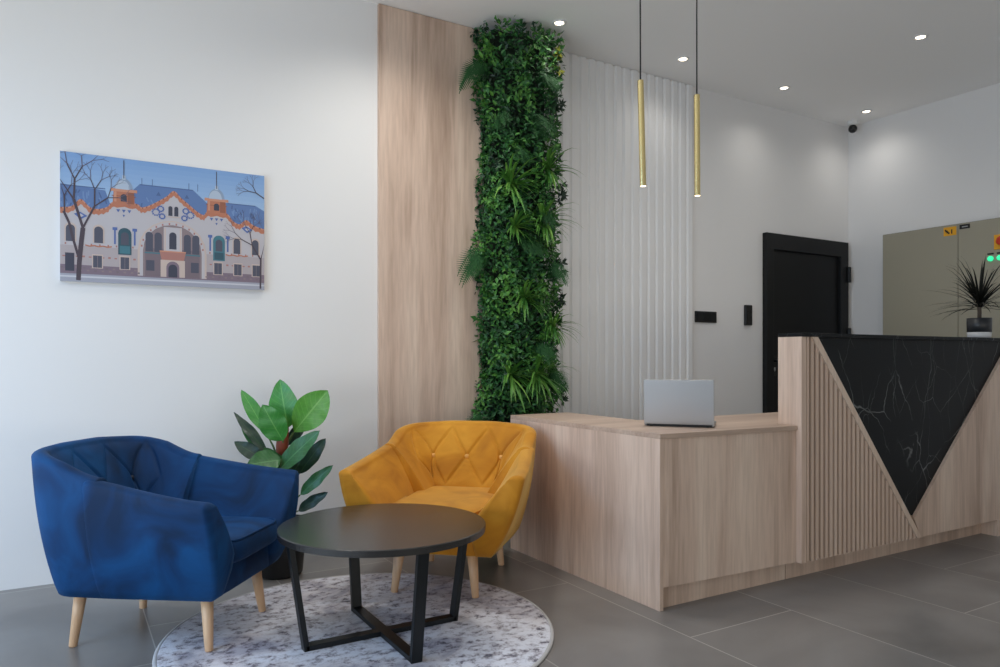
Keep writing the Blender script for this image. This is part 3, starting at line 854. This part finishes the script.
# marble triangle, tip slightly rounded
sl_r = (1.057 - .221) / (4.891 - 3.983)
mtl = (3.108 + tw, ZT); mtr = (TIPX + (ZT - TIPZ) / sl_r, ZT)
tl_ = (along(TIPZ + .012) + tw - .001, TIPZ + .012)
tip = [(TIPX - .012, TIPZ + .012), (TIPX - .004, TIPZ), (TIPX + .006, TIPZ), (TIPX + .016, TIPZ + .012)]
bm = nbm(); prism_y(bm, [(lx(a), b) for a, b in [mtl, (tip[0][0], tip[0][1]), tip[1], tip[2], tip[3], mtr]], .022, .055)
obj('marble_panel', bm, M_marble, c)
# oak right of the marble
bm = nbm(); prism_y(bm, [(lx(a), b) for a, b in [(tB[0] + tw * .9, ZB), (CX1, ZB), (CX1, ZT), mtr, (tip[3][0], tip[3][1]), tip[2], (tip[1][0], tip[1][1]), (tip[0][0], tip[0][1])]], .004, .055)
obj('oak_face', bm, M_oak, c)

# ------------------------------------------------------------------ laptop
lp = thing('laptop', 'open silver laptop seen from behind on the low oak desk', 'laptop', (2.49, 2.533, DT), math.atan2(2.41 - 2.647, 2.591 - 2.388))
bm = nbm(); box(bm, -.161, .161, .0, .215, .004, .016); bs = obj('base', bm, M_alu, lp, bevel=.004)
for fx in (-.13, .13):
    for fy in (.02, .195): obj('rubber_foot', lathe(nbm(), [(.008, 0), (.008, .004)], 12, fx, fy), M_darkrub, lp)
bm = nbm(); box(bm, -.14, .14, .05, .12, .0155, .0172); obj('keyboard', bm, M_darkrub, lp)
bm = nbm(); box(bm, -.15, .15, -.004, .006, .003, .014); obj('hinge', bm, M_darkrub, lp)
bm = nbm(); box(bm, -.161, .161, -.006, 0, .0, .214)
ld = obj('lid', bm, M_alu, lp, loc=(0, 0, .012), bevel=.003); ld.rotation_euler = (R(8), 0, 0)
bm = nbm(); box(bm, -.152, .152, 0, .001, .010, .206); obj('screen', bm, M_screen, ld)

# ------------------------------------------------------------------ electrical cabinet on the right wall
CF = 5.946
cb = thing('electrical_cabinet', 'tall beige-grey metal cabinet with two doors and stickers on the right wall', 'cabinet', (CF, 3.665, 0))
obj('carcass', bx(.012, WX - CF - .004, -1.25, 0, .0, 2.122), M_beigedk, cb)
obj('door', bx(0, .018, -.607, -.002, .06, 2.118), M_beige, cb, bevel=.003)
obj('door', bx(0, .018, -1.246, -.611, .06, 2.118), M_beige, cb, bevel=.003)
yl = obj('warning_sticker', bx(-.0015, 0, -.598, -.502, 2.036, 2.104), M_yel, cb); yl['label'] = 'yellow warning sticker with dark marks'
bm = nbm()
for y, z, w, h_ in ((-.524, 2.073, .018, .012), (-.532, 2.064, .016, .014), (-.541, 2.056, .014, .012), (-.518, 2.082, .012, .010), (-.564, 2.066, .009, .034)):
    box(bm, -.0022, -.0015, y - w / 2, y + w / 2, z - h_ / 2, z + h_ / 2)
obj('sticker_marks', bm, M_blackp, yl)
bp_ = obj('name_plate', bx(-.003, 0, -.697, -.622, 2.074, 2.108), M_blackp, cb); bp_['label'] = 'small black name plate with pale line'
obj('plate_line', bx(-.0036, -.003, -.682, -.640, 2.086, 2.094), plain('pale_print', (.35, .35, .35, 1), .6), bp_)
ep = obj('emergency_stop_plate', bx(-.006, 0, -.975, -.866, 1.885, 1.995), M_yel, cb, bevel=.01); ep['label'] = 'yellow emergency stop plate'
bm = nbm(); lathe(bm, [(.026, 0), (.026, .012), (.034, .014), (.034, .026), (.026, .032)], 24)
rb = obj('stop_button', bm, M_red, ep, smooth=False, loc=(-.006, -.925, 1.945)); rb.rotation_euler = (0, R(-90), 0)
for y in (-.842, -.906):
    bm = nbm(); lathe(bm, [(.020, 0), (.020, .008), (.016, .018), (.006, .022)], 20)
    o = obj('indicator_lamp', bm, M_green, cb, smooth=True, loc=(0, y, 1.822)); o.rotation_euler = (0, R(-90), 0); o['label'] = 'lit green indicator lamp'
    obj('indicator_label', bx(-.002, 0, y - .022, y + .022, 1.852, 1.864), M_blackp, cb)

# ------------------------------------------------------------------ dracaena on the counter
dp = thing('potted_dracaena', 'small dark spiky dracaena in a grey and white pot on the tall counter', 'potted plant', (4.80, CY + .073, ZT + .018))
bm = nbm(); lathe(bm, [(.058, 0), (.063, .006), (.065, .036)], 32); obj('pot_base', bm, M_potw, dp, smooth=True)['label'] = 'white lower band of the pot'
bm = nbm(); lathe(bm, [(.065, .036), (.067, .122), (.061, .122), (.059, .106)], 32); obj('pot', bm, M_pot, dp, smooth=True)
bm = nbm(); lathe(bm, [(.057, .100), (.058, .108)], 24); obj('soil', bm, M_soil, dp)
bm = nbm(); tube(bm, [(0, 0, .105), (.004, .0, .16), (-.004, 0, .21)], .011, 10); obj('cane', bm, M_drstem, dp, smooth=True)
dr_ = random.Random(11)
for i in range(84):
    a = dr_.uniform(0, 2 * math.pi); el = dr_.uniform(-.15, 1.35)
    bm = nbm()
    blade(bm, (0, 0, .19 + dr_.uniform(-.015, .03)), Vector((math.cos(a) * math.cos(el), math.sin(a) * math.cos(el), math.sin(el))), dr_.uniform(.19, .34), .014, dr_.uniform(.3, 1.2), 6)
    obj('leaf', bm, M_drac, dp)

# ------------------------------------------------------------------ rug
rg = thing('round_rug', 'round grey and white distressed rug under the coffee table', 'rug', (1.019, 2.77, 0))
bm = nbm(); lathe(bm, [(.742, .0005), (.742, .009), (.735, .011), (.3, .0112), (.01, .0112)], 96); obj('pile', bm, M_rug, rg, smooth=False)
bm = nbm(); lathe(bm, [(.741, .0005), (.752, .0005), (.755, .005), (.752, .0098), (.744, .0112), (.741, .010)], 96, caps=False); obj('bound_edge', bm, M_rugedge, rg, smooth=True)

# ------------------------------------------------------------------ coffee table
TZ = .44; RZ = .0115
tb = thing('coffee_table', 'round dark coffee table on crossed black metal legs', 'table', (1.066, 2.672, RZ))
bm = nbm(); lathe(bm, [(.388, TZ - .028 - RZ), (.395, TZ - .026 - RZ), (.397, TZ - .003 - RZ), (.394, TZ - RZ)], 96)
o = obj('tabletop', bm, M_ttop, tb)
fb = .303; ft = .362; zt = TZ - .028 - RZ
for i, (dx, dy) in enumerate(((1, 0), (0, 1), (-1, 0), (0, -1))):
    bm = nbm(); bar(bm, (dx * fb, dy * fb, .0), (dx * ft, dy * ft, zt), .042, .020, (-dy, dx, 0)); obj('leg', bm, M_blackm, tb, bevel=.001)
bm = nbm(); bar(bm, (-fb - .004, 0, .010), (fb + .004, 0, .010), .042, .019, (0, 1, 0)); obj('cross_bar', bm, M_blackm, tb, bevel=.001)
bm = nbm(); bar(bm, (0, -fb - .004, .0103), (0, fb + .004, .0103), .042, .019, (1, 0, 0)); obj('cross_bar', bm, M_blackm, tb, bevel=.001)
bm = nbm(); bar(bm, (-ft - .01, 0, zt - .004), (ft + .01, 0, zt - .004), .042, .008, (0, 1, 0)); obj('top_bar', bm, M_blackm, tb)
bm = nbm(); bar(bm, (0, -ft - .01, zt - .0042), (0, ft + .01, zt - .0042), .042, .008, (1, 0, 0)); obj('top_bar', bm, M_blackm, tb)


# ------------------------------------------------------------------ armchairs (local +X = forward)
def upath(u, xf=.245, hw=.270, xb=-.362, rc=.115):
    """U in plan from the right arm's front (u=0) round the back to the left arm's front (u=1): point, outward normal, signed arc length"""
    Ls = xf - (xb + rc); La = math.pi / 2 * rc; Lb = 2 * (hw - rc); tot = 2 * Ls + 2 * La + Lb
    s = u * tot
    if s < Ls: return Vector((xf - s, -hw)), Vector((0, -1)), s - tot / 2
    s1 = s - Ls
    if s1 < La:
        a = s1 / rc; return Vector((xb + rc - rc * math.sin(a), -hw + rc - rc * math.cos(a))), Vector((-math.sin(a), -math.cos(a))), s - tot / 2
    s2 = s1 - La
    if s2 < Lb: return Vector((xb, -hw + rc + s2)), Vector((-1, 0)), s - tot / 2
    s3 = s2 - Lb
    if s3 < La:
        a = s3 / rc; return Vector((xb + rc - rc * math.cos(a), hw - rc + rc * math.sin(a))), Vector((-math.cos(a), math.sin(a))), s - tot / 2
    s4 = s3 - La
    return Vector((xb + rc + s4, hw)), Vector((0, 1)), s - tot / 2


def sstep(a, b, x):
    t_ = min(1, max(0, (x - a) / (b - a))); return t_ * t_ * (3 - 2 * t_)


ZBOT = .205
BUT_Z, BUT_S, BUT_D = .568, .185, .145           # button row height, spacing, half diamond height


def inner_at(ztop, lean, thick, nb, q):
    """offset of the padded inner face at fraction q of the way down"""
    ni = lean - thick
    return ni + (nb - ni) * q ** .85 - .004 * math.sin(math.pi * q)


def profile(ztop, lean, thick, nb, inn):
    """closed cross-section (outward offset, height, inner flag): up the outside, over the lip, down the inside"""
    P = []
    for i in range(15):
        q = i / 14; z = ZBOT + (ztop - .018 - ZBOT) * q
        P.append((lean * (q ** .8) + .012 * math.sin(math.pi * q), z, 0))
    no, ni = lean, lean - thick
    for i in range(1, 9):
        a = math.pi * i / 9
        P.append(((no + ni) / 2 + (no - ni) / 2 * math.cos(a), ztop - .018 + .020 * math.sin(a), 0))
    zi = .36
    for i in range(inn + 1):
        q = i / inn
        P.append((inner_at(ztop, lean, thick, nb, q), ztop - .018 + (zi - ztop + .018) * q, 1))
    P.append((nb, .30, 0)); P.append((nb * .8, ZBOT, 0))
    return P


def loft(u0, u1, N, ztf, leanf, thick, nb, capf, tuft=False, front=None, inn=20):
    bm = nbm(); rings = []

    def ring(u, shrink=0, push=0):
        p, nrm, s = upath(u); zt_ = ztf(u)
        pr = profile(zt_, leanf(u), thick, nb, inn)
        cn = sum(a for a, b, c_ in pr) / len(pr); cz = sum(b for a, b, c_ in pr) / len(pr)
        vs = []; tang = Vector((-nrm.y, nrm.x))
        for n_, z, inner in pr:
            dd = 0
            if tuft and inner:
                # the corner is tight, so measure along the inner face
                a1 = s / BUT_S + (z - BUT_Z) / (2 * BUT_D); a2 = s / BUT_S - (z - BUT_Z) / (2 * BUT_D)
                g = max(math.exp(-((a - round(a)) / .040) ** 2) for a in (a1, a2))
                fade = sstep(.40, .45, z) * sstep(zt_ - .012, zt_ - .05, z) * sstep(.40, .33, abs(s))
                pillow = abs(math.sin(math.pi * a1) * math.sin(math.pi * a2))
                k_ = max(-1, min(1, round(s / BUT_S)))
                bt = math.exp(-(((s - k_ * BUT_S) / .022) ** 2 + ((z - BUT_Z) / .022) ** 2))
                dd = (-.009 * g + .009 * pillow - .008 * bt) * fade
            nn_ = n_ - dd
            if shrink: nn_ = cn + (nn_ - cn) * (1 - shrink); z = cz + (z - cz) * (1 - shrink * .4)
            fwd = 0
            if front is not None:
                w_ = max(0, 1 - abs(u - front) / .20); q = min(1, max(0, (z - ZBOT) / (zt_ - ZBOT)))
                fwd = (.040 + .045 * q + .026 * math.sin(math.pi * q ** .9)) * w_ * w_
                nn_ -= .018 * w_ * (1 - q) ** 2
            vs.append(bm.verts.new((p.x + nrm.x * nn_ + fwd + tang.x * push, p.y + nrm.y * nn_ + tang.y * push, z)))
        return vs
    n_c = 6
    th_ = [k_ / n_c * math.pi / 2 for k_ in range(1, n_c + 1)]
    sh = 18 * capf
    for t_ in reversed(th_): rings.append(ring(u0, (1 - math.cos(t_)) * sh, capf * math.sin(t_)))
    for i in range(N): rings.append(ring(u0 + (u1 - u0) * i / (N - 1)))
    for t_ in th_: rings.append(ring(u1, (1 - math.cos(t_)) * sh, -capf * math.sin(t_)))
    m = len(rings[0])
    for a, b in zip(rings, rings[1:]):
        for i in range(m): bm.faces.new((a[i], b[i], b[(i + 1) % m], a[(i + 1) % m]))
    bm.faces.new(rings[0]); bm.faces.new(rings[-1][::-1])
    bmesh.ops.recalc_face_normals(bm, faces=bm.faces)
    return bm


def armchair(label, loc, ang, mat, btn, leg_y=.214):
    t = thing('armchair', label, 'armchair', loc, ang, 'velvet tub armchairs')
    # backrest across the rear of the U, armrests along its two sides
    zb_ = lambda u: .748 - .012 * sstep(.05, .16, abs(u - .5)) - .082 * sstep(.14, .30, abs(u - .5))
    obj('backrest', loft(.205, .795, 210, zb_, lambda u: .085, .058, -.150, .008, True, inn=52), mat, t, smooth=True)
    for side in (0, 1):
        v_ = (lambda u: u) if side == 0 else (lambda u: 1 - u)
        za_ = lambda u: .578 + .082 * sstep(-.06, .30, v_(u))
        la_ = lambda u: .128 - .030 * sstep(0, .22, v_(u))
        u0, u1 = (0, .222) if side == 0 else (.778, 1)
        obj('armrest', loft(u0, u1, 44, za_, la_, .062, -.085, .022, False, float(side)), mat, t, smooth=True)
    bm = nbm(); superell(bm, .035, 0, .366, .320, .205, .056, .35, .26, 64, 20); obj('seat_cushion', bm, mat, t, smooth=True)
    bm = nbm(); superell(bm, -.025, 0, .262, .330, .235, .062, .2, .2, 64, 16); obj('seat_base', bm, mat, t, smooth=True)
    bm = nbm()                                                    # piping round the cushion's top edge
    pp = lambda v, e: math.copysign(abs(v) ** e, v)
    tube(bm, [(.035 + .314 * pp(math.cos(th), .26), .199 * pp(math.sin(th), .26), .408) for th in [math.pi * (i / 40 - .5) for i in range(41)]], .0045, 8)
    obj('piping', bm, mat, t, smooth=True)
    for k_ in (-1, 0, 1):
        s_ = k_ * BUT_S
        lo, hi = .2, .8
        for _ in range(40):
            md = (lo + hi) / 2
            if upath(md)[2] < s_: lo = md
            else: hi = md
        p, nrm, _s = upath(lo)
        q = (zb_(lo) - .018 - BUT_Z) / (zb_(lo) - .018 - .36)
        off = inner_at(zb_(lo), .085, .058, -.150, q) + .012
        bm = nbm(); superell(bm, 0, 0, 0, .0075, .0125, .0125, 1, 1, 16, 10)
        o = obj('button', bm, btn, t, smooth=True, loc=(p.x + nrm.x * off, p.y + nrm.y * off, BUT_Z)); o.rotation_euler = (0, 0, math.atan2(nrm.y, nrm.x))
    ca, sa = math.cos(ang), math.sin(ang)
    ft_z = lambda lx_, ly_: .0112 if math.hypot(loc[0] + ca * lx_ - sa * ly_ - 1.019, loc[1] + sa * lx_ + ca * ly_ - 2.77) < .77 else 0
    for sx_ in (1, -1):
        for sy_ in (1, -1):
            bm = nbm(); fx_ = .258 if sx_ > 0 else -.286; ft_ = Vector((fx_, sy_ * leg_y, ft_z(fx_, sy_ * leg_y))); tp = Vector((.236 if sx_ > 0 else -.268, sy_ * leg_y * .89, ZBOT + .01))
            tube(bm, [ft_, ft_.lerp(tp, .02), ft_.lerp(tp, .5), tp], [.0135, .0150, .0195, .0240], 16)
            obj('leg', bm, M_beech, t, smooth=True)
    return t


armchair('deep blue velvet tub armchair on splayed beech legs', (.387, 3.17, 0), math.atan2(-.325, .41), M_blue, M_bluebtn)
yc = armchair('mustard yellow velvet tub armchair with diamond-stitched back', (1.622, 3.195, 0), math.atan2(-.725, -.69) + R(1), M_mustard, M_mustbtn, .178)
yc.scale = (1.045, 1.075, .985)

# ------------------------------------------------------------------ rubber plant behind the blue chair
PLX, PLY = .93, 3.72
pl = thing('potted_plant', 'broad-leaved green plant in a black pot behind the blue armchair', 'potted plant', (PLX, PLY, 0))
bm = nbm(); lathe(bm, [(.10, 0), (.112, .01), (.135, .24), (.142, .255), (.142, .27), (.125, .27), (.122, .24)], 36); obj('pot', bm, M_blackpot, pl, smooth=True)
bm = nbm(); lathe(bm, [(.10, .21), (.124, .235)], 24); obj('soil', bm, M_soil, pl)
bm = nbm(); tube(bm, [(0, 0, .22), (.005, 0, .45), (0, -.005, .66)], [.017, .015, .012], 10); obj('stem', bm, M_stem, pl, smooth=True)
bm = nbm(); tube(bm, [(0, -.012, .56), (.006, -.03, .65), (.012, -.03, .73), (.02, -.02, .78)], [.022, .030, .026, .004], 12); obj('stem_sheath', bm, M_redstem, pl, smooth=True)
FWD = Vector((math.sin(YAW), math.cos(YAW), 0)); RGT = Vector((math.cos(YAW), -math.sin(YAW), 0)); UPV = Vector((0, 0, 1))


def broadleaf(base, tip, w, face, fold=.12, curl=.10, shape=.42, n=14):
    bm = nbm(); uv = bm.loops.layers.uv.new('UVMap')
    base, tip = Vector(base), Vector(tip); d = tip - base; L = d.length; d.normalize()
    f = Vector(face); f = (f - d * f.dot(d)).normalized(); s = d.cross(f)
    rows = []; cols = 7
    for i in range(n + 1):
        q = i / n
        ww = w / 2 * (math.sin(math.pi * q ** (math.log(.5) / math.log(shape))) ** .75 if 0 < q < 1 else 0) + .0005
        cpt = base + d * L * q - f * curl * L * (q * q - q * .4)
        row = []
        for k_ in range(cols):
            h_ = (k_ / (cols - 1) - .5) * 2
            row.append((bm.verts.new(cpt + s * ww * h_ + f * fold * ww * abs(h_) ** 1.3 + f * .004 * math.sin(q * 18 + h_ * 2) * abs(h_)), (k_ / (cols - 1), q)))
        rows.append(row)
    for a, b in zip(rows, rows[1:]):
        for k_ in range(cols - 1):
            fc = bm.faces.new((a[k_][0], a[k_ + 1][0], b[k_ + 1][0], b[k_][0]))
            for lp_, src in zip(fc.loops, (a[k_], a[k_ + 1], b[k_ + 1], b[k_])): lp_[uv].uv = src[1]
    return bm


def vw(px, py, d):
    """a point in the room on a line of sight, d metres deep, relative to the plant"""
    u, v = (px - 500) / F, (357.7 - py) / F
    return Vector((0, 0, CAM_H)) + (FWD + RGT * u + UPV * v) * d - Vector((PLX, PLY, 0))


D0 = PLX * math.sin(YAW) + PLY * math.cos(YAW)
TOC = -FWD
leaves = [  # base px, tip px, base depth, tip depth, width, material, facing tweak
    ((288, 428), (279, 379), 0, .02, .150, M_leafl, (0, 0), .40),
    ((294, 432), (327, 391), 0, -.04, .165, M_leafy, (.15, .1), .52),
    ((283, 441), (262, 405), -.05, -.09, .135, M_leafl, (-.1, .2), .45),
    ((266, 432), (241, 389), .04, .08, .075, M_leafl, (.5, 0), .45),
    ((268, 455), (234, 411), .02, .05, .050, M_leafd, (.8, 0), .45),
    ((263, 452), (240, 418), .04, .06, .065, M_leafm, (.5, 0), .45),
    ((264, 460), (234, 441), 0, .02, .075, M_leafd, (.2, .5), .45),
    ((281, 460), (247, 464), -.08, -.16, .125, M_leafm, (0, .6), .45),
    ((279, 470), (318, 430), -.06, -.10, .105, M_leafm, (-.3, .4), .45),
    ((299, 474), (325, 438), .02, .05, .080, M_leafd, (-.2, .1), .48),
    ((300, 495), (332, 465), -.02, -.02, .066, M_leafm, (-.2, .3), .45),
    ((298, 511), (327, 492), .0, -.02, .060, M_leafd, (-.2, .4), .45),
    ((294, 430), (318, 396), .08, .10, .120, M_leafd, (.2, 0), .5),
    ((286, 446), (306, 420), .06, .09, .060, M_leafd, (.2, 0), .5),
    ((284, 474), (264, 448), -.03, -.09, .09, M_leafm, (-.2, .4), .45),
    ((290, 478), (306, 452), .03, .05, .08, M_leafd, (-.2, .3), .45),
    ((270, 470), (250, 480), .0, -.05, .08, M_leafm, (0, .5), .45),
]
for (b_, t_, db, dt, w, m, fc, shp) in leaves:
    f = TOC + RGT * fc[0] + UPV * fc[1]
    B = vw(*b_, D0 + db); Tp = vw(*t_, D0 + dt)
    bm = broadleaf(B, Tp, w, f, shape=shp)
    o = obj('leaf', bm, m, pl, smooth=True)
    z0 = max(.26, B.z - .16)
    bm = nbm(); tube(bm, [(0, 0, z0), (B.x * .45, B.y * .45, z0 + (B.z - z0) * .55), tuple(B)], [.006, .005, .0035], 6); obj('petiole', bm, M_stem, o, smooth=True)
